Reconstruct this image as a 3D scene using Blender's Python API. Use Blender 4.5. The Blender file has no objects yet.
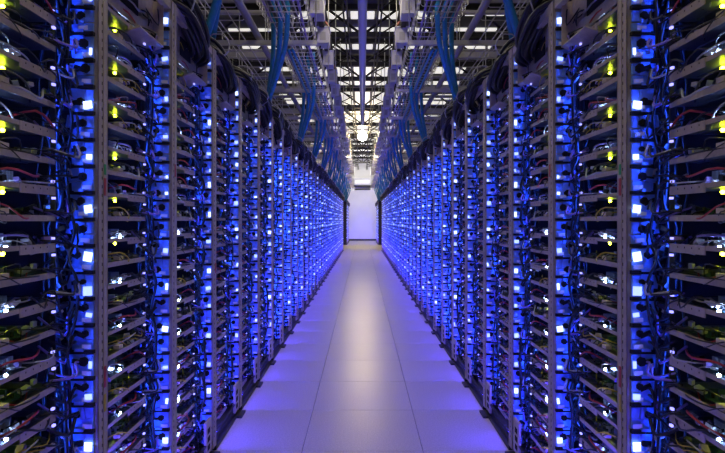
import bpy, math, random
from mathutils import Vector
PI = math.pi
scene = bpy.context.scene
COL = scene.collection
CAMH = 1.166
F = 559.0
FX = 0.74            # rack front plane
ZP0, PITCH = 1.595, 0.603   # first post centre, rack pitch
NR1, NR2 = 34, 7    # racks before and after the cross aisle
TP = 0.0735          # shelf pitch
RH = 2.02
N_LOW, N_HIGH = -15, 10     # shelf indices about camera height
NEAR = 6

# ------------------------------------------------------------------ materials
def new_mat(name):
    m = bpy.data.materials.new(name); m.use_nodes = True
    nt = m.node_tree; b = nt.nodes['Principled BSDF']
    return m, nt, b
def mat(name, col, rough=0.5, metal=0.0, noise=0.0, scale=20.0, bump=0.0, spec=None):
    m, nt, b = new_mat(name)
    b.inputs['Base Color'].default_value = (*col, 1)
    b.inputs['Roughness'].default_value = rough
    b.inputs['Metallic'].default_value = metal
    if spec is not None: b.inputs['Specular IOR Level'].default_value = spec
    if noise or bump:
        tc = nt.nodes.new('ShaderNodeTexCoord')
        n = nt.nodes.new('ShaderNodeTexNoise'); n.inputs['Scale'].default_value = scale
        n.inputs['Detail'].default_value = 4
        nt.links.new(tc.outputs['Object'], n.inputs['Vector'])
        if noise:
            r = nt.nodes.new('ShaderNodeValToRGB')
            r.color_ramp.elements[0].position = .3; r.color_ramp.elements[1].position = .7
            r.color_ramp.elements[0].color = (*[c*(1-noise) for c in col], 1)
            r.color_ramp.elements[1].color = (*[min(1, c*(1+noise)) for c in col], 1)
            nt.links.new(n.outputs['Fac'], r.inputs['Fac'])
            nt.links.new(r.outputs['Color'], b.inputs['Base Color'])
        if bump:
            bp = nt.nodes.new('ShaderNodeBump'); bp.inputs['Strength'].default_value = bump
            bp.inputs['Distance'].default_value = .01
            nt.links.new(n.outputs['Fac'], bp.inputs['Height'])
            nt.links.new(bp.outputs['Normal'], b.inputs['Normal'])
    return m
def emi(name, col, st, base=(.5, .5, .5)):
    m, nt, b = new_mat(name)
    b.inputs['Base Color'].default_value = (*base, 1)
    b.inputs['Emission Color'].default_value = (*col, 1)
    b.inputs['Emission Strength'].default_value = st
    return m
M = {}
M['post'] = mat('galvanised_post', (.52, .45, .36), .45, .1, .12, 30)
M['dark'] = mat('black_paint', (.012, .012, .015), .5)
M['hole'] = mat('hole_black', (.004, .004, .004), .9)
M['sheet'] = mat('shelf_sheet', (.13, .15, .22), .4, .3, .15, 25)
M['lip'] = mat('shelf_lip', (.52, .44, .34), .5, .1, .12, 60)
M['board'] = mat('circuit_board', (.02, .06, .09), .45, 0, .5, 90)
M['sink'] = mat('aluminium_fins', (.45, .50, .62), .3, .7)
M['white'] = mat('white_plastic', (.80, .80, .80), .45)
M['ivory'] = mat('dim_plastic', (.42, .42, .44), .5)
M['beige'] = mat('beige_connector', (.68, .60, .42), .5)
M['black'] = mat('black_cable', (.010, .010, .012), .34)
M['red'] = mat('red_cable', (.45, .03, .04), .4)
M['yellow'] = mat('yellow_cable', (.55, .42, .03), .4)
M['violet'] = mat('violet_cable', (.30, .22, .62), .4)
M['grey'] = mat('grey_cable', (.45, .45, .50), .4)
M['module'] = mat('module_plastic', (.22, .40, .85), .35, .1, .15, 60)
M['label'] = mat('paper_label', (.9, .9, .92), .5)
M['blue_led'] = emi('blue_strip_light', (.02, .085, 1.0), 66)
M['soft_glow'] = emi('soft_blue_glow', (.22, .30, 1.0), 2.6)  # weaker glow for label patches that catch the blue light
M['kick_fill'] = emi('plinth_fill_light', (.05, .03, 1.0), 6)
M['aisle_fill'] = emi('aisle_fill_light', (.045, .025, 1.0), 210)
M['deep_fill'] = emi('deep_fill_light', (.03, .08, 1.0), 60)
M['hot_glow'] = emi('blue_white_glow', (.36, .46, 1.0), 3.6)  # emission imitates blue light reflected off labels beside the post
M['plug_glow'] = emi('glowing_plug', (.30, .28, 1.0), 2.2)  # emission imitates blue light falling on plug ends at the lip
M['yel_led'] = emi('yellow_green_lamp', (.66, .80, .02), 48)
M['wht_led'] = emi('cold_white_lamp', (.42, .60, 1.0), 110)
M['hose'] = mat('blue_hose', (.035, .28, .50), .38, 0, .15, 40)
M['steel'] = mat('zinc_wire', (.62, .62, .66), .3, .8)
M['pipe'] = mat('glossy_pipe', (.74, .74, 1.0), .22, .5)
M['box'] = mat('grey_box', (.42, .42, .46), .5, .1, .08, 8)
M['tap'] = mat('pale_grey_enamel', (.62, .62, .70), .45)
M['truss'] = mat('dark_truss', (.02, .017, .016), .55, .2, .3, 6)
M['rust'] = mat('red_oxide', (.32, .05, .03), .55)
M['rod'] = mat('pale_strut', (.58, .58, .52), .45, .3, .1, 10)
M['foil'] = mat('grey_duct', (.34, .33, .36), .4, .3)
M['wall'] = mat('white_wall', (.80, .80, .80), .6, 0, .04, 1.5)
M['ceil'] = mat('ceiling_paint', (.13, .125, .13), .7, 0, .15, 3)
M['sky'] = emi('skylight_pane', (1.0, .96, .88), .80, (.8, .8, .8))
M['lamp'] = emi('bay_lamp', (1.0, .80, .44), 290)
M['lamp2'] = emi('small_lamp', (1.0, .96, 1.0), 12)
M['green'] = mat('green_sticker', (.02, .35, .10), .5)
# floor: pale laminate squares with fine joints
def floor_mat():
    m, nt, b = new_mat('raised_floor_tiles')
    N = nt.nodes.new; L = nt.links.new
    tc = N('ShaderNodeTexCoord'); n = N('ShaderNodeTexNoise'); n.inputs['Scale'].default_value = 130; n.inputs['Detail'].default_value = 5
    n2 = N('ShaderNodeTexNoise'); n2.inputs['Scale'].default_value = 1.3
    L(tc.outputs['Object'], n.inputs['Vector']); L(tc.outputs['Object'], n2.inputs['Vector'])
    r = N('ShaderNodeValToRGB'); r.color_ramp.elements[0].color = (.40, .36, .31, 1); r.color_ramp.elements[1].color = (.62, .57, .50, 1)
    r.color_ramp.elements[0].position = .3; r.color_ramp.elements[1].position = .7
    L(n.outputs['Fac'], r.inputs['Fac'])
    L(r.outputs['Color'], b.inputs['Base Color'])
    mr = N('ShaderNodeMapRange'); mr.inputs['To Min'].default_value = .30; mr.inputs['To Max'].default_value = .40
    L(n2.outputs['Fac'], mr.inputs['Value']); L(mr.outputs['Result'], b.inputs['Roughness'])
    bp = N('ShaderNodeBump'); bp.inputs['Strength'].default_value = .08; bp.inputs['Distance'].default_value = .002
    L(n.outputs['Fac'], bp.inputs['Height']); L(bp.outputs['Normal'], b.inputs['Normal'])
    return m
M['floor'] = floor_mat()
M['joint'] = mat('tile_joint', (.012, .012, .014), .8)

# ------------------------------------------------------------------ mesh builder
class MB:
    def __init__(self, s=1):
        self.v = []; self.f = []; self.m = []; self.sm = []; self.mats = []; self.s = s
    def mi(self, name):
        if name not in self.mats: self.mats.append(name)
        return self.mats.index(name)
    def add(self, vs, fs, name, smooth=False):
        b = len(self.v); s = self.s; k = self.mi(name)
        self.v += [(s*x, y, z) for x, y, z in vs]
        for f in fs:
            f = [b+i for i in f]
            self.f.append(f if s > 0 else f[::-1]); self.m.append(k); self.sm.append(smooth)
    def box(self, x0, x1, y0, y1, z0, z1, name, rot=None, c=None):
        vs = [(x, y, z) for z in (z0, z1) for y in (y0, y1) for x in (x0, x1)]
        if rot:
            c = c or ((x0+x1)/2, (y0+y1)/2, (z0+z1)/2)
            from mathutils import Euler
            R = Euler(rot).to_matrix(); c = Vector(c)
            vs = [tuple(R @ (Vector(p)-c) + c) for p in vs]
        self.add(vs, [(0,2,3,1), (4,5,7,6), (0,1,5,4), (2,6,7,3), (0,4,6,2), (1,3,7,5)], name)
    def tube(self, pts, r, name, n=6, res=3, smooth=True, caps=True):
        P = [Vector(p) for p in pts]
        if len(P) > 2 and res > 1:
            Q = []
            for i in range(len(P)-1):
                p0 = P[max(i-1, 0)]; p1 = P[i]; p2 = P[i+1]; p3 = P[min(i+2, len(P)-1)]
                for k in range(res):
                    t = k/res
                    Q.append(.5*((2*p1)+(p2-p0)*t+(2*p0-5*p1+4*p2-p3)*t*t+(3*p1-p0-3*p2+p3)*t**3))
            Q.append(P[-1]); P = Q
        vs = []; fs = []
        up = Vector((0, 0, 1))
        for i, p in enumerate(P):
            d = (P[min(i+1, len(P)-1)]-P[max(i-1, 0)])
            if d.length < 1e-9: d = Vector((0, 0, 1))
            d.normalize()
            if i == 0:
                a = d.cross(up)
                if a.length < .1: a = d.cross(Vector((1, 0, 0)))
            else: a = a - d*a.dot(d)
            a.normalize(); b = d.cross(a)
            for k in range(n):
                t = 2*PI*k/n; q = p + a*(r*math.cos(t)) + b*(r*math.sin(t)); vs.append(tuple(q))
        for i in range(len(P)-1):
            for k in range(n):
                k2 = (k+1) % n
                fs.append((i*n+k, i*n+k2, (i+1)*n+k2, (i+1)*n+k))
        if caps:
            fs.append(tuple(range(n))[::-1]); fs.append(tuple((len(P)-1)*n+k for k in range(n)))
        self.add(vs, fs, name, smooth)
    def ball(self, c, r, name, n=8, m=5, sq=1):
        vs = [(c[0], c[1], c[2]-r*sq)]; fs = []
        for i in range(1, m):
            a = PI*i/m
            for k in range(n):
                t = 2*PI*k/n
                vs.append((c[0]+r*math.sin(a)*math.cos(t), c[1]+r*math.sin(a)*math.sin(t), c[2]-r*sq*math.cos(a)))
        vs.append((c[0], c[1], c[2]+r*sq)); top = len(vs)-1
        for k in range(n):
            k2 = (k+1) % n
            fs.append((0, 1+k2, 1+k)); fs.append((top, 1+(m-2)*n+k, 1+(m-2)*n+k2))
            for i in range(m-2): fs.append((1+i*n+k, 1+i*n+k2, 1+(i+1)*n+k2, 1+(i+1)*n+k))
        self.add(vs, fs, name, True)
    def append(self, o, dx=0, dy=0, dz=0):   # o built with the same s
        b = len(self.v); s = self.s
        self.v += [(x+s*dx, y+dy, z+dz) for x, y, z in o.v]
        self.f += [[b+i for i in f] for f in o.f]
        mp = [self.mi(n) for n in o.mats]
        self.m += [mp[k] for k in o.m]; self.sm += o.sm
    def mesh(self, name):
        me = bpy.data.meshes.new(name); me.from_pydata(self.v, [], self.f)
        for n in self.mats: me.materials.append(M[n])
        me.polygons.foreach_set('material_index', self.m)
        me.polygons.foreach_set('use_smooth', self.sm)
        me.update(); return me
    def build(self, name, parent=None, loc=(0, 0, 0)):
        return link(name, self.mesh(name), parent, loc)
def link(name, data, parent=None, loc=(0, 0, 0)):
    o = bpy.data.objects.new(name, data); COL.objects.link(o); o.location = loc
    if parent: o.parent = parent
    return o
def thing(name, label, cat, loc=(0, 0, 0), group=None):
    o = bpy.data.objects.new(name, None); COL.objects.link(o); o.location = loc
    o.empty_display_size = .05
    return tag(o, label, cat, group)
def tag(o, label, cat, group=None, kind=None):
    o['label'] = label; o['category'] = cat
    if group: o['group'] = group
    if kind: o['kind'] = kind
    return o
def struct(o, label=None, cat=None):
    o['kind'] = 'structure'
    if label: o['label'] = label
    if cat: o['category'] = cat
    return o
ONES = ['', 'first', 'second', 'third', 'fourth', 'fifth', 'sixth', 'seventh', 'eighth', 'ninth', 'tenth', 'eleventh', 'twelfth',
        'thirteenth', 'fourteenth', 'fifteenth', 'sixteenth', 'seventeenth', 'eighteenth', 'nineteenth']
def ordw(n):
    if n < 20: return ONES[n]
    t = {2: ('twentieth', 'twenty'), 3: ('thirtieth', 'thirty'), 4: ('fortieth', 'forty')}[n//10]
    return t[0] if n % 10 == 0 else t[1]+'-'+ONES[n % 10]
SIDE = {-1: 'left', 1: 'right'}
YEND = 31.6
GAP = 4.75
def post_y(k):
    return ZP0 + PITCH*k + (GAP if k >= NR1 else 0)
NR = NR1+NR2

# ------------------------------------------------------------------ the setting
fl = MB()
fl.box(-6, 6, -3, YEND, -.08, -.0025, 'joint')
g = .0042
# phase of the cross joints: y(px)=451.1 -> Z = F*CAMH/231.1
YJ = F*CAMH/231.1
i0 = -9
while YJ + .61*i0 < -2.6: i0 += 1
i = i0
while YJ + .61*i < YEND - .62 + .61:
    ya, yb = YJ+.61*i, min(YJ+.61*(i+1), YEND)
    for j in range(-10, 9):
        xa, xb = .305+.61*j, .305+.61*(j+1)
        fl.add([(xa+g, ya+g, 0), (xb-g, ya+g, 0), (xb-g, yb-g, 0), (xa+g, yb-g, 0),
                (xa+g*.2, ya+g*.2, -.0025), (xb-g*.2, ya+g*.2, -.0025), (xb-g*.2, yb-g*.2, -.0025), (xa+g*.2, yb-g*.2, -.0025)],
               [(0, 1, 2, 3), (0, 4, 5, 1), (1, 5, 6, 2), (2, 6, 7, 3), (3, 7, 4, 0)], 'floor')
    i += 1
struct(fl.build('floor'))
w = MB(); w.box(-6.1, -6, -3, YEND, 0, 5, 'wall'); struct(w.build('wall_left'))
w = MB(); w.box(6, 6.1, -3, YEND, 0, 5, 'wall'); struct(w.build('wall_right'))
w = MB(); w.box(-6.1, 6.1, YEND, YEND+.15, 0, 5, 'wall'); struct(w.build('wall_end'))
w = MB(); w.box(-6.1, 6.1, -3.15, -3, 0, 5, 'wall'); struct(w.build('wall_back'))
w = MB(); w.box(-2.5, 2.5, YEND-.03, YEND, 0, .09, 'dark'); struct(w.build('baseboard_end'))
w = MB(); w.box(-2.5, 2.5, YEND-.06, YEND, 2.86, 2.93, 'truss'); struct(w.build('trim_1'))
HC = 3.13
ZC = CAMH+HC+.35
w = MB()
BAY = 2.17; B0 = 4.35
w.box(-6.1, 6.1, -3, YEND+.1, ZC, ZC+.1, 'ceil')
struct(w.build('ceiling'))
# roof lights set in the ceiling: one structure object per strip of panes
xb = [(-5.6, -4.3), (-4.1, -2.8), (-2.6, -1.35), (-1.2, -.68), (-.62, -.26), (-.2, .2), (.26, .62), (.68, 1.2), (1.35, 2.6), (2.8, 4.1), (4.3, 5.6)]
wn = 1
PANES = [(4.6, 4.9), (6.2, 6.5), (7.9, 8.5), (9.3, 9.6), (10.1, 10.4), (10.95, 11.3), (12.3, 14.3), (15.1, 17.1), (17.7, 18.0), (18.5, 19.8), (20.4, 21.2),
         (21.6, 22.2), (22.7, 24.2), (24.9, 26.4), (27.1, 28.6), (29.3, 31.0)]
R = random.Random(77)
for a_, b_ in PANES:
    w = MB()
    for a, b in xb:
        if abs(a+b)/2 > 1.2:
            for u in (0, 1):
                if R.random() < .2: continue
                hl = (b_-a_)/2; h_ = hl*R.uniform(.35, .7); c_ = a_+u*hl+R.uniform(0, hl-h_)
                aa = a+R.uniform(0, .5)
                w.box(aa, b-R.uniform(0, .3), c_, c_+h_, ZC-.03, ZC, 'sky')
        else:
            w.box(a, b, a_, b_, ZC-.03, ZC, 'sky')
    struct(w.build('window_%d' % wn)); wn += 1

# roof trusses across the aisle
def truss(y, ordn):
    m = MB(); zt = ZC-.06; zb = ZC-.50
    for z in (zt, zb):
        m.box(-5.95, 5.95, y-.045, y+.045, z-.04, z+.04, 'truss')
    n = 20; dx = 11.9/n
    d = MB()
    for k in range(n):
        xa = -5.95+k*dx; xc = xa+dx
        za, zc = (zb, zt) if k % 2 == 0 else (zt, zb)
        d.tube([(xa, y, za), (xc, y, zc)], .022, 'truss', 4, smooth=False)
        if k % 2 == 0: d.tube([(xa, y, zb), (xa, y, zt)], .018, 'truss', 4, smooth=False)
    t = thing('roof_truss', 'dark roof truss crossing the aisle, %s from the camera' % ordw(ordn), 'truss', (0, 0, 0), 'dark trusses under the roof lights')
    m.build('chord', t); d.build('web', t)
    return t
for i, y in enumerate((5.5, 7.3, 9.0, 10.7, 11.8, 14.7, 17.4, 20.1, 22.45, 24.5, 26.75, 28.95)):
    truss(y, i+1)
# two long double members above the aisle
for s in (-1, 1):
    m = MB(s)
    for dx in (0, .05):
        m.box(.205+dx, .225+dx, 2.2, YEND-.05, ZC-.64, ZC-.56, 'truss')
    k = 0; y = 2.3
    while y < YEND-1.2:
        m.tube([(.235, y, ZC-.58), (.5, y+.55, ZC-.58)], .014, 'truss', 4, smooth=False)
        m.tube([(.5, y+.55, ZC-.58), (.235, y+1.08, ZC-.58)], .014, 'truss', 4, smooth=False)
        y += 1.085
    m.box(.50, .53, 2.2, YEND-.05, ZC-.61, ZC-.57, 'truss')
    tag(m.build('runner_beam'), 'dark long lattice beam running down the aisle roof, %s of the centre pipe' % SIDE[s], 'beam', 'pair of long lattice beams')

# ------------------------------------------------------------------ racks
def zlev(n): return CAMH + .003 + TP*n
LEV = list(range(N_LOW, N_HIGH+1))
def post_mesh(s, near):
    m = MB(s)
    for a, b in ((-.030, -.003), (.003, .030)):
        m.box(FX, FX+.004, a, b, 0.03, RH, 'post')
        yy = a if a < 0 else b-.003
        m.box(FX, FX+.05, yy, yy+.003, .03, RH, 'post')
    m.box(FX+.004, FX+.03, -.026, .026, 0.03, RH-.02, 'hole')
    if near:
        z = .08
        while z < RH-.03:
            m.box(FX-.0006, FX, -.008, -.0045, z, z+.009, 'hole')
            z += TP/3
    return m.mesh('post')
def side_mesh(s):
    m = MB(s)
    m.box(FX+.03, FX+.75, -.004, .004, .06, RH-.01, 'dark')
    return m.mesh('side_panel')
def frame_mesh(s):
    m = MB(s)
    # top front rail with folded edge, deck and end plates (local y is from this rack's far post)
    y0, y1 = -PITCH+.03, -.03
    m.box(FX+.004, FX+.03, y0, y1, RH-.035, RH, 'post')
    return m.mesh('top_rail')
def cap_mesh(s):
    m = MB(s)
    y0, y1 = -PITCH+.03, -.03
    m.box(FX+.06, FX+.75, y0, y1, RH-.02, RH-.015, 'lip')
    m.box(FX+.06, FX+.065, y0+.02, y1, RH-.17, RH-.02, 'lip')
    m.box(FX+.056, FX+.061, y0+.22, y0+.36, RH-.13, RH-.05, 'hole')
    # slanted guide plate at the top of the connector column
    m.box(FX+.02, FX+.15, y1-.035, y1-.032, RH-.19, RH-.02, 'lip')
    m.box(FX+.02, FX+.13, y1-.25, y1-.01, RH-.21, RH-.205, 'lip', rot=(0, .35, 0))
    return m.mesh('top_panel')
def base_mesh(s):
    m = MB(s)
    y0, y1 = -PITCH+.03, -.03
    m.box(FX+.03, FX+.75, y0, y1, .035, .05, 'dark')
    m.box(FX+.015, FX+.03, y0, y1, .012, .05, 'dark')
    m.box(FX+.0, FX+.012, y1-.12, y1-.03, .04, .2, 'post')
    for z in (.06, .10, .14): m.box(FX-.0015, FX, y1-.10, y1-.06, z, z+.025, 'hole')
    m.box(FX-.03, FX+.03, y1-.09, y1+.02, .0, .012, 'dark')
    m.box(FX+.0, FX+.02, y0, y1, .0, .02, 'dark')
    return m.mesh('base_frame')
def caster_mesh(s):
    m = MB(s)
    m.tube([(-.018, 0, .025), (.018, 0, .025)], .025, 'dark', 10, smooth=False)
    return m.mesh('caster')
def back_mesh(s):
    m = MB(s)
    m.box(FX+.74, FX+.75, -PITCH+.01, -.01, .05, RH-.02, 'dark')
    return m.mesh('rear_panel')
def strip_mesh(s):
    m = MB(s)
    # slim dark channel fixed to the shelf ends, its lamps facing the connector column
    m.box(FX+.064, FX+.076, -.134, -.128, .10, RH-.22, 'dark')
    m.box(FX+.065, FX+.075, -.128, -.1275, .11, RH-.23, 'blue_led')
    m.box(FX+.33, FX+.345, -PITCH+.012, -PITCH+.018, .10, RH-.22, 'dark')
    m.box(FX+.331, FX+.344, -PITCH+.018, -PITCH+.0185, .11, RH-.23, 'deep_fill')  # hidden strip added deep inside to light the trays blue
    # added fill strip hidden behind the neighbouring post, turns the aisle floor blue
    m.box(FX+.010, FX+.016, -PITCH+.031, -PITCH+.034, .10, .50, 'dark')
    m.add([(FX+.004, -PITCH+.034, .10), (FX+.020, -PITCH+.040, .10), (FX+.020, -PITCH+.040, .50), (FX+.004, -PITCH+.034, .50)], [(0, 3, 2, 1)], 'aisle_fill')
    # added fill bar under the lowest shelf, faces out of view to tint the floor
    m.box(FX+.000, FX+.012, -PITCH+.05, -.15, .088, .094, 'dark')
    m.add([(FX+.0, -PITCH+.05, .088), (FX+.012, -PITCH+.05, .082), (FX+.012, -.15, .082), (FX+.0, -.15, .088)], [(0, 1, 2, 3)], 'kick_fill')
    return m.mesh('light_strip')
def glow_patch_mesh(s, seed):
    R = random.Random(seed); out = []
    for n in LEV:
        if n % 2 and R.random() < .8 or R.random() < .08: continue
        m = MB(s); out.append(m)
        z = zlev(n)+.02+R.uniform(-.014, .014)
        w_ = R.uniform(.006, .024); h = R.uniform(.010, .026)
        m.box(FX+.007, FX+.007+w_, -.0535, -.0505, z, z+h, R.choice(['hot_glow', 'soft_glow']), rot=(0, R.uniform(-.2, .2), 0))
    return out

def module_parts(s, seed, low=False):
    """one connector module in the column beside a shelf; local origin at the post centre, shelf level"""
    R = random.Random(seed)
    body = MB(s)
    y = -.036; h = TP-.006
    body.box(FX+.004, FX+.085, y-.016, y-.002, -.006, .004, 'hole')
    tl = R.uniform(-.2, .2); hx = R.uniform(.022, .052); hz = h*R.uniform(.4, .75)
    body.box(FX+.008, FX+.068, y-.006, y, .003, h*.45, 'module', rot=(0, tl*.4, 0))
    body.box(FX+.030, FX+.080, y-.012, y-.002, h*.45, h, 'module', rot=(0, tl, 0))
    body.box(FX+.007, FX+.031, y-.008, y-.002, h*.5, h*.95, 'module')
    if not low:
        body.box(FX+.03, FX+.055, y-.020, y-.006, h*.02, h*.14, 'module')
    body.tube([(FX+hx, y-.0135, hz), (FX+hx, y-.001, hz)], R.uniform(.006, .014), 'hole', 7, smooth=False)
    body.box(FX+hx-.002, FX+hx+.03, y-.016, y-.004, hz-R.uniform(.002, .014), hz+R.uniform(.0, .008), 'hole', rot=(0, R.uniform(-.6, .6), 0))
    lab = MB(s)
    lx = FX+.008+R.uniform(0, .012)
    lab.box(lx, lx+.026, y-.0135, y-.0125, .008, .020, 'label', rot=(0, R.uniform(-.1, .1), 0))
    cabs = []
    for q in range(1 if low else 3):
        cab = MB(s); cabs.append(('cable', cab))
        z0 = R.uniform(.015, .055); x0 = FX+R.uniform(.04, .08)
        ye = R.uniform(-.20, -.13)
        cab.tube([(x0, y-.012, z0), (x0-.005, y-.04, z0+R.uniform(-.012, .03)),
                  (x0+R.uniform(-.025, .02), (y+ye)/2, z0+R.uniform(-.06, .02)), (x0+.02, ye, R.uniform(.0, .06))],
                 R.choice([.0028, .0035, .0045]), R.choice(['black', 'black', 'black', 'violet', 'grey']), 5, 3)
    plug = MB(s)
    x0 = FX+R.uniform(.06, .10); yy = R.uniform(-.11, -.07); zz = R.uniform(.01, .05)
    plug.box(x0, x0+.011, yy, yy+.018, zz, zz+.012, R.choice(['white', 'black', 'beige', 'violet', 'black']), rot=(.3, R.uniform(-.6, .6), .4))
    if not low:
        plug2 = MB(s); plug2.box(x0-.02, x0-.004, yy-.02, yy+.006, zz+.018, zz+.03, 'black', rot=(.3, R.uniform(-.6, .6), .4))
        cabs.append(('plug', plug2))
    return [('housing', body), ('label_plate', lab), ('plug', plug)] + cabs

def tray_parts(s, par, seed, low=False):
    """server shelf: local origin at the rack front plane, post centre y, shelf level.
       par 0 = full width lip, par 1 = short thick lip with status lamps"""
    R = random.Random(seed); P = []
    X0 = FX+.06; ya, yb = -.565, -.138
    m = MB(s)
    m.box(X0+.003, X0+.45, ya, yb, -.0015, .0, 'sheet')
    if not low:
        m.box(X0+.02, X0+.45, yb-.0015, yb, 0, .016, 'sheet')
        for q in range(3): m.box(X0+.06+.1*q, X0+.065+.1*q, ya+.02, yb-.02, -.005, -.0015, 'sheet')
    P.append(('shelf', m))
    m = MB(s)
    if par == 0:
        m.box(X0, X0+.003, ya+R.choice([0, 0, .14, .22]), yb, -.006, .009, 'lip')
        m.box(X0-.001, X0, yb-.04, yb-.006, -.004, .005, 'beige' if R.random() < .4 else 'lip')
    else:
        m.box(X0, X0+.003, yb-.15, yb, -.012, .010, 'lip')
        m.box(X0+.002, X0+.004, ya, yb-.15, -.001, .010, 'lip')
        if not low:
            for q in range(4): m.box(X0-.0008, X0, yb-.13+q*.03, yb-.128+q*.03, .0, .004, 'hole')
    P.append(('front_lip', m))
    m = MB(s); m.box(X0+.03, X0+.30, ya+.03, yb-.03, .006, .008, 'board')
    if not low:
        for q in range(5):
            yy = ya+.08+q*.055
            m.box(X0+.05, X0+.17, yy, yy+.006, .008, .034, 'board')
        for q in range(7):
            xx = X0+R.uniform(.035, .1); yy = R.uniform(ya+.05, yb-.05)
            m.tube([(xx, yy, .008), (xx, yy, .02)], .004, R.choice(['dark', 'sink', 'violet']), 6, smooth=False)
    P.append(('circuit_board', m))
    m = MB(s)
    yy = R.uniform(ya+.18, yb-.16) if par else R.uniform(ya+.1, yb-.2)
    if low: m.box(X0+.02, X0+.08, yy, yy+.06, .008, .040, 'sink')
    else:
        m.box(X0+.035, X0+.095, yy, yy+.06, .008, .014, 'sink')
        for q in range(10): m.box(X0+.035, X0+.095, yy+q*.0063, yy+q*.0063+.0022, .014, .040, 'sink')
    P.append(('heat_sink', m))
    for q in range(2 if low else 4):
        m = MB(s); P.append(('connector', m))
        xx = X0+R.uniform(.004, .05); yy = R.uniform(yb-.2, yb-.02); zz = R.uniform(.004, .03)
        a, b, c = R.uniform(.008, .02), R.uniform(.01, .03), R.uniform(.007, .014)
        m.box(xx, xx+a, yy, yy+b, zz, zz+c, R.choice(['ivory', 'grey', 'violet', 'white', 'dark', 'board', 'dark']), rot=(R.uniform(-.5, .5), R.uniform(-.3, .3), R.uniform(-.4, .4)))
    if par == 0:
        m = MB(s); m.box(X0+.001, X0+.02, yb-.22, yb-.19, .012, .024, 'beige'); P.append(('connector', m))
    cols = (['red', 'black', 'violet', 'grey'] if par else ['black', 'black', 'red', 'yellow', 'grey'])
    for q in range(2 if low else 5):
        m = MB(s); P.append(('cable', m))
        c = R.choice(cols+['black', 'black']); y0 = R.uniform(ya+.05, yb-.1); ln = R.uniform(.08, .24)
        y1 = min(y0+ln, -.06)
        xs = X0+R.uniform(-.012, .02)
        m.tube([(xs+.05, y0, R.uniform(.005, .03)), (xs, y0+ln*.3, R.uniform(.01, .045)), (xs-.004, y0+ln*.7, R.uniform(-.01, .04)),
                (xs+.02, y1, R.uniform(-.01, .04))], R.choice([.0016, .0022, .003]), c, 4 if low else 5, 2 if low else 3)
    if not low:
        for q in range(3):
            m = MB(s); P.append(('cable', m))
            y0 = R.uniform(-.2, -.14)
            m.tube([(X0+.01, y0, .02), (X0-.012, y0+.03, R.uniform(0, .04)), (X0-.004, y0+.07, R.uniform(-.05, .03)), (X0+.02, y0+.1, R.uniform(-.04, .03))], .0026, 'black', 5, 3)
    if par == 1:
        m = MB(s)
        if low: m.box(X0+.052, X0+.058, -.271, -.265, -.011, -.005, 'yel_led')
        else: m.ball((X0+.055, -.268, -.010), .0055, 'yel_led', 8, 5)
        P.append(('status_lamp', m))
        m = MB(s)
        if low: m.box(X0+.018, X0+.025, -.313, -.306, .004, .010, 'wht_led')
        else: m.ball((X0+.020, -.310, .0075), .0045, 'wht_led', 8, 5)
        P.append(('activity_lamp', m))
        m = MB(s)
        if not low:
            m.box(X0-.004, X0+.002, yb-.016, yb-.006, -.023, -.017, 'plug_glow')
        else: m.box(X0-.003, X0+.002, yb-.013, yb-.008, -.023, -.019, 'plug_glow')
        if not low: m.box(X0-.002, X0+.004, yb-.016, yb-.006, .020, .026, 'plug_glow')
        P.append(('glowing_plug', m))  # blue-lit plug ends, their light made as glowing boxes
    return P

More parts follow.
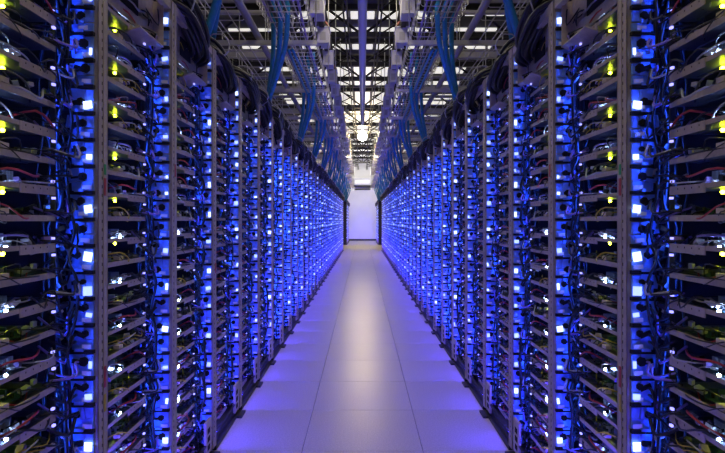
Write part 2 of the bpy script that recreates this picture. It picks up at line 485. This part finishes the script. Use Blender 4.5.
def harness_mesh(s, seed, low):
    R = random.Random(seed); m = MB(s)
    for q in range(4 if low else 7):
        x = FX+[.050, .100, .085, .110, .095, .070, .120][q]; y = R.uniform(-.115, -.065); pts = []; z = .10
        while z < RH-.1:
            pts.append((x+R.uniform(-.022, .016), y+R.uniform(-.012, .012), z)); z += R.uniform(.05, .12)
        m.tube(pts, R.uniform(.0035, .007), 'black', 5, 2 if low else 3)
    return m
def rack_root(s, k):
    return thing('server_rack', 'open server rack with blue lights, %s from the camera, %s row' % (ordw(k+1), SIDE[s]),
                 'server rack', (0, post_y(k), 0), '%s row of server racks' % SIDE[s])
def y_in(Z, H):
    y = 220-F*H/Z
    return -6 < y < 459
NV = 5
trays = []; n_ind = 0
for s in (-1, 1):
    side = SIDE[s]
    pm_near, pm_far = post_mesh(s, True), post_mesh(s, False)
    sm, tm, cm, bm_, bk, st, ca = side_mesh(s), frame_mesh(s), cap_mesh(s), base_mesh(s), back_mesh(s), strip_mesh(s), caster_mesh(s)
    lamps = [glow_patch_mesh(s, 40+q) for q in range(5)]  # glowing boxes standing in for brightly lit label patches
    mods = [[(n, m.mesh(n)) for n, m in module_parts(s, 100+q)] for q in range(12)]
    harn = [harness_mesh(s, 50+q, False).mesh('cable_loom') for q in range(3)]
    glow_me = [[m.mesh('column_glow') for m in l] for l in lamps]
    lowmods = [module_parts(s, 100+q, True) for q in range(12)]
    colm = []
    for v in range(5):
        R = random.Random(v+9); m = MB(s)
        m.append(harness_mesh(s, v+70, True))
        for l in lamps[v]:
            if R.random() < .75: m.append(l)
        for n in LEV:
            for nm, p in R.choice(lowmods): m.append(p, 0, 0, zlev(n))
        colm.append(m.mesh('connector_column'))
    tp = {0: [], 1: []}; tl = {0: [], 1: []}
    for par in (0, 1):
        for q in range(NV):
            tp[par].append([(n, m.mesh(n)) for n, m in tray_parts(s, par, 7*q+par+1)])
            j = MB(s)
            for n, m in tray_parts(s, par, 7*q+par+1, True): j.append(m)
            tl[par].append(j)
    stuff = MB(s)
    R = random.Random(5)
    for k in range(NR):
        py = post_y(k)
        r = rack_root(s, k)
        link('post', pm_near if k < 5 else pm_far, r)
        link('side_panel', sm, r); link('top_rail', tm, r); link('top_panel', cm, r); link('base_frame', bm_, r)
        link('rear_panel', bk, r); link('light_strip', st, r)
        if k < NEAR:
            link('cable_loom', harn[k % 3], r)
            for me in glow_me[k % 5]: link('column_glow', me, r)
        if k < 12:
            for yy in (-.12, -PITCH+.12):
                for xx in (FX+.1, FX+.65): link('caster', ca, r, (s*xx, yy, 0))
        if k in (0, 1, 2, 4):
            m = MB(s)
            z = [1.166+.07, 1.166+.17, .9, .7, 1.3][k]; m.box(FX-.001, FX, .004, .018, z, z+.05, 'red')
            if k == 0:
                m.box(FX-.001, FX, .004, .018, z+.06, z+.09, 'green')
                m.box(FX-.001, FX, .004, .018, z-.55, z-.49, 'red'); m.box(FX-.001, FX, .004, .018, z-.62, z-.57, 'yellow')
            m.build('sticker', r)
        if k in (0, NR1):      # closing panel on the near end of each row
            m = MB(s); m.box(FX, FX+.75, -PITCH-.03, -PITCH-.02, .0, RH, 'dark')
            if k: m.build('end_panel', r)
        if k < NEAR:
            for n in LEV:
                if not y_in(py-.04, TP*n): continue
                mp = mods[R.randrange(12)]
                h = link('connector_module', mp[0][1], r, (0, 0, zlev(n)))
                for nm, me in mp[1:]: link(nm, me, h)
        else:
            link('connector_column', colm[k*3 % 5], r)
        vis = [n for n in reversed(LEV) if y_in(py-.14, TP*n)]
        for n in LEV:
            par = n % 2; q = R.randrange(NV)
            if k < NEAR and n in vis and n_ind < (150 if s < 0 else 300):
                n_ind += 1; c = vis.index(n)+1
                desc = 'short thick front lip and status lamps' if par else 'thin full width front lip'
                base = 'fully visible shelf' if False else 'shelf'
                lab = 'grey server tray with %s, %s shelf down, %s rack of %s row' % ('deep lip' if par else 'thin lip', ordw(c), 'nearest' if k == 0 else ordw(k+1), side)
                t = thing('server_tray', lab, 'server', (0, py, zlev(n)), 'server trays in the near racks of the %s row' % side)
                for nm, me in tp[par][q]: link(nm, me, t)
            else:
                stuff.append(tl[par][q], 0, py, zlev(n))
    tag(stuff.build('server_tray'), 'hundreds of small server trays filling the distant racks of the %s row' % side, 'server', None, 'stuff')

# ------------------------------------------------------------------ black cable bundles on the rack tops
def bundle_mesh(s, seed, n=20):
    R = random.Random(seed); m = MB(s)
    for q in range(n):
        a = R.uniform(-.035, .035); b = R.uniform(-.03, .03); c = R.uniform(-.05, .045)
        m.tube([(FX+.30+a, -.06+b, RH+.03+c*.3), (FX+.12+a, .00+b, RH+.06+c), (FX+.02+a*1.3, .10+b*2, RH+.04+c),
                (FX+.0+a*1.2, .26+b*2, RH-.01+c*1.2), (FX+.02+a, .42+b*2, RH-.06+c), (FX+.12+a, .54+b*.6, RH-.10)], R.uniform(.008, .014), 'black', 6, 3)
    return m
def wrap_mesh(s):
    m = MB(s)
    for (y, z) in ((.12, RH+.075),):
        pts = [(FX+.02+.065*math.cos(t), y+.0, z-.02+.065*math.sin(t)) for t in [i*PI/5 for i in range(11)]]
        m.tube(pts, .004, 'grey', 4, 1)
    return m
for s in (-1, 1):
    bms = [bundle_mesh(s, 60+q).mesh('loom') for q in range(5)]
    wr = wrap_mesh(s).mesh('cable_tie')
    for k in range(NR):
        if k < 1: continue
        sh = k*3 % 5
        t = thing('cable_bundle', 'black cable bundle drooping over the %s rack of the %s row' % (ordw(k+1), SIDE[s]), 'cable bundle',
                  (0, post_y(k), 0), '%s row of black cable bundles' % SIDE[s])
        link('loom', bms[sh], t); link('cable_tie', wr, t)

# ------------------------------------------------------------------ overhead
for s in (-1, 1):
    side = SIDE[s]
    # wire basket
    BX0, BX1, BZ = .43, .78, CAMH+1.58
    w = MB(s); rails = MB(s)
    y = 1.6
    while y < YEND-2:
        w.tube([(BX0, y, BZ+.10), (BX0, y, BZ+.015), (BX0+.015, y, BZ), (BX1-.015, y, BZ), (BX1, y, BZ+.015), (BX1, y, BZ+.10)], .0035, 'steel', 4, 1)
        y += .115
    for x, z in ((BX0, .10), (BX0, .05), (BX1, .10), (BX1, .05), (BX0+.07, -.002), (BX0+.14, -.002), (BX0+.21, -.002), (BX0+.28, -.002)):
        rr = .007 if z == .10 else .0035
        rails.tube([(x, 1.6, BZ+z), (x, YEND-2, BZ+z)], rr, 'steel', 5)
    t = thing('cable_tray', 'long zinc wire cable basket hanging above the %s row' % side, 'cable tray', (0, 0, 0), 'pair of inner wire baskets')
    w.build('cross_wire', t); rails.build('rail', t)
    # outer basket
    w = MB(s); OX0, OX1, OZ = 1.02, 1.38, CAMH+1.75
    y = 1.6
    while y < YEND-2:
        w.tube([(OX0, y, OZ+.10), (OX0, y, OZ+.03), (OX0+.03, y, OZ), (OX1-.03, y, OZ), (OX1, y, OZ+.03), (OX1, y, OZ+.10)], .005, 'steel', 4, 1)
        y += .30
    rails = MB(s)
    for x, z in ((OX0, .1), (OX0, .05), (OX1, .1), (OX0+.12, 0), (OX0+.24, 0)):
        rails.tube([(x, 1.6, OZ+z), (x, YEND-2, OZ+z)], .006, 'steel', 5)
    t = thing('cable_tray', 'outer zinc wire cable basket behind the blue hoses above the %s row' % side, 'cable tray', (0, 0, 0), 'pair of outer wire baskets')
    w.build('cross_wire', t); rails.build('rail', t)
    # cables lying in the inner basket
    R = random.Random(8)
    for q in range(6):
        m = MB(s); x0 = BX0+.05+.05*q
        pts = []; y = 1.7
        while y < YEND-2.2: pts.append((x0+R.uniform(-.012, .012), y, BZ+.018+R.uniform(0, .02))); y += 1.1
        c = ['violet', 'black', 'black', 'grey', 'black', 'violet'][q]
        m.tube(pts, [.010, .014, .012, .009, .015, .008][q], c, 6, 3)
        tag(m.build('data_cable'), '%s cable lying in the %s wire basket, %s from the aisle centre' % (c, side, ordw(q+1)), 'cable', 'cables in the %s basket' % side)
    # conduit pipes beside the basket
    for q, (x, h, r, c, d) in enumerate(((.92, 1.62, .030, 'foil', 'grey'), (.86, 2.02, .045, 'foil', 'wide grey'), (1.62, 1.55, .035, 'rod', 'pale'), (1.95, 2.1, .06, 'foil', 'thick grey'))):
        m = MB(s); m.tube([(x, 1.5, CAMH+h), (x, YEND-1.5, CAMH+h)], r, c, 10)
        tag(m.build('conduit_pipe'), '%s conduit running above the %s row, %s from the aisle' % (d, side, ordw(q+1)), 'pipe', 'conduits above the %s row' % side)
    # busway with tap boxes
    m = MB(s); m.box(.455, .515, 2.2, YEND-3, CAMH+2.30, CAMH+2.42, 'truss')
    tag(m.build('busway'), 'dark overhead power busway running between basket and roof on the %s' % side, 'busway', 'pair of overhead busways')
    y = 4.9; q = 1
    while y < YEND-5:
        t = thing('tap_box', 'grey tap box on the %s busway, %s from the camera' % (side, ordw(q)), 'electrical box', (0, y, CAMH), '%s row of tap boxes' % side)
        m = MB(s); m.box(.40, .54, -.12, .12, 2.12, 2.30, 'tap'); m.box(.39, .55, -.13, .13, 2.30, 2.315, 'tap'); m.build('housing', t)
        m = MB(s); m.box(.44, .51, -.121, -.119, 2.15, 2.25, 'box'); m.build('cover', t)
        if q % 2: 
            m = MB(s); m.box(.425, .432, -.03, .05, 2.36, 2.42, 'rust', rot=(0, .5, .4)); m.build('red_handle', t)
        m = MB(s); m.tube([(.5, 0, 2.18), (.54, .02, 2.0), (.60, .04, 1.72), (.64, .06, 1.62)], .010, 'dark', 6); m.build('power_lead', t)
        y += .95; q += 1
    # cross struts carrying baskets, on threaded rods from the roof
    y = 3.1; q = 1
    while y < YEND-2:
        t = thing('support_strut', 'steel cross strut above the %s row, %s from the camera' % (side, ordw(q)), 'strut', (0, y, 0), '%s row of cross struts' % side)
        m = MB(s); m.box(.40, 2.6, -.02, .02, BZ-.045, BZ-.006, 'rod'); m.build('channel', t)
        m = MB(s); m.box(.85, 4.2, .22, .29, CAMH+2.02, CAMH+2.09, 'rod'); m.build('upper_channel', t)
        m = MB(s)
        for x in (.41, .83, 1.48, 2.4): m.tube([(x, 0, BZ-.04), (x, 0, ZC-.002)], .006, 'rod', 5)
        for x in (1.1, 2.9): m.tube([(x, .245, CAMH+2.02), (x, .245, ZC-.002)], .008, 'rod', 5)
        m.build('threaded_rod', t)
        y += 1.206*1.5; q += 1
    # cross pipes near the roof
    y = 3.6; q = 1
    while y < YEND-2:
        m = MB(s); m.tube([(.75, y, CAMH+2.45), (5.8, y, CAMH+2.45)], .03, 'foil', 8)
        for x in (.9, 3.2, 5.5): m.tube([(x, y, CAMH+2.45), (x, y, ZC-.001)], .006, 'foil', 5)
        tag(m.build('cross_pipe'), 'thin grey cross pipe under the %s roof, %s from the camera' % (side, ordw(q)), 'pipe', '%s row of cross pipes' % side)
        y += 1.5; q += 1
    # blue hoses in groups
    gi = 0
    groups = [(2.86, 2), (4.60, 3), (6.95, 3)] + [(6.95+2.0*i, 3) for i in range(1, 11)]
    for gy, cnt in groups:
        R = random.Random(300+gi)
        gi += 1
        for q in range(cnt):
            off = q*.17 - .14
            dx = q*.075
            m = MB(s)
            m.tube([(.58+dx, gy-.28+off*.6, BZ+.40), (.575+dx, gy-.20+off*.7, BZ+.06), (.60+dx, gy-.12+off, BZ-.22),
                    (.70+dx*.7, gy+.0+off, BZ-.48), (.80+dx*.3, gy+.10+off*1.2, CAMH+.86)], .020, 'hose', 10, 5)
            tag(m.build('blue_hose'), 'blue hose dropping onto %s row, %s hose of the %s group' % (side, ['nearest', 'second', 'farthest'][q] if cnt > 2 else ['nearer', 'farther'][q], 'nearest' if gi == 1 else ordw(gi)), 'hose', '%s hoses' % side)
    # hoses lying along the basket
    for q in range(2):
        m = MB(s); pts = []; y = 5.0
        R = random.Random(q)
        while y < YEND-2.5: pts.append((.62+.05*q+R.uniform(-.01, .01), y, BZ-.03-.035*R.random())); y += 1.0
        m.tube(pts, .014, 'hose', 6, 3)
        tag(m.build('blue_hose'), 'long blue hose tied under the %s basket, %s one' % (side, ['inner', 'outer'][q]), 'hose', 'hoses under the baskets')

# centre pipe
m = MB(); m.tube([(0, 2.5, CAMH+1.62), (0, 9.3, CAMH+1.62)], .036, 'pipe', 20, 1)
t = thing('centre_pipe', 'glossy lilac pipe hanging over the middle of the aisle', 'pipe')
m.build('tube', t)
m = MB()
for i in range(4):
    y = 2.6+2.17*i
    m.tube([(0, y, CAMH+1.66), (0, y, ZC)], .005, 'rod', 5)
m.build('hanger_rod', t)

# lamps
t = thing('bay_lamp', 'bright round white lamp hanging over the far end of the aisle', 'lamp', (0, 18.4, CAMH+2.76))
m = MB(); m.ball((0, 0, 0), .15, 'lamp', 16, 10); m.build('bulb', t)
m = MB(); m.tube([(0, 0, .1), (0, 0, ZC-CAMH-2.761)], .03, 'box', 10); m.build('holder', t)
for s in (-1, 1):
    t = thing('side_lamp', 'small white lamp beside the far end of the %s basket' % SIDE[s], 'lamp', (s*.60, 22.4, CAMH+2.55), 'pair of small end lamps')
    m = MB(); m.box(-.09, .09, -.1, .1, -.08, .08, 'lamp2'); m.build('diffuser', t)
    m = MB(); m.tube([(0, 0, .08), (0, 0, ZC-CAMH-2.55)], .01, 'rod', 6); m.build('rod', t)
# duct on the end wall
t = thing('air_duct', 'boxy grey air duct across the top of the white end wall', 'duct', (0, YEND-.6, CAMH+1.85))
m = MB(); m.box(-.62, .62, -.2, .55, .08, .46, 'box'); m.build('housing', t)
m = MB(); m.box(-.40, .40, -.21, -.2, .16, .36, 'white'); m.build('front_panel', t)
m = MB(); m.box(-2.4, 2.4, .1, .5, .0, .08, 'truss'); m.build('bracket', t)

# ------------------------------------------------------------------ lights: unseen fills added over the aisle, cross aisle and end wall
def area(name, loc, rot, sx, sy, power, col):
    l = bpy.data.lights.new(name, 'AREA'); l.shape = 'RECTANGLE'; l.size = sx; l.size_y = sy; l.energy = power; l.color = col
    o = bpy.data.objects.new(name, l); COL.objects.link(o); o.location = loc; o.rotation_euler = rot
    return o
area('near_aisle_fill', (0, 3.2, ZC-.7), (0, 0, 0), .5, 8, 56, (1, .86, .64))  # unseen warm fill added to light the near posts and lips
area('end_wall_fill', (0, 27.2, CAMH+2.5), (math.radians(72), 0, 0), 1.6, .6, 140, (1, .95, .88))  # unseen light added to brighten the end wall
o = area('gap_fill', (0, post_y(NR1)-2.2, CAMH+2.2), (0, 0, 0), 1.2, 4, 42, (1, .76, .34)); o.data.spread = math.radians(100)  # unseen warm light added to yellow the cross-aisle floor

wd = bpy.data.worlds.new('world'); scene.world = wd; wd.use_nodes = True
bg = wd.node_tree.nodes['Background']; bg.inputs['Color'].default_value = (.6, .7, .9, 1); bg.inputs['Strength'].default_value = .05

cam = bpy.data.cameras.new('camera'); co = bpy.data.objects.new('camera', cam); COL.objects.link(co)
co.location = (0, 0, CAMH); co.rotation_euler = (PI/2, 0, 0)
cam.sensor_width = 36; cam.lens = 36*F/725; cam.shift_y = -6.5/725; cam.clip_start = .02
scene.camera = co
vs = scene.view_settings
scene.display_settings.display_device = 'sRGB'
vs.view_transform = 'Standard'; vs.look = 'None'; vs.gamma = 1; vs.exposure = 0; vs.use_curve_mapping = False
try:
    scene.cycles.use_denoising = True
    scene.cycles.use_light_tree = True
    scene.cycles.max_bounces = 6
    scene.cycles.sample_clamp_indirect = 3
except Exception: pass
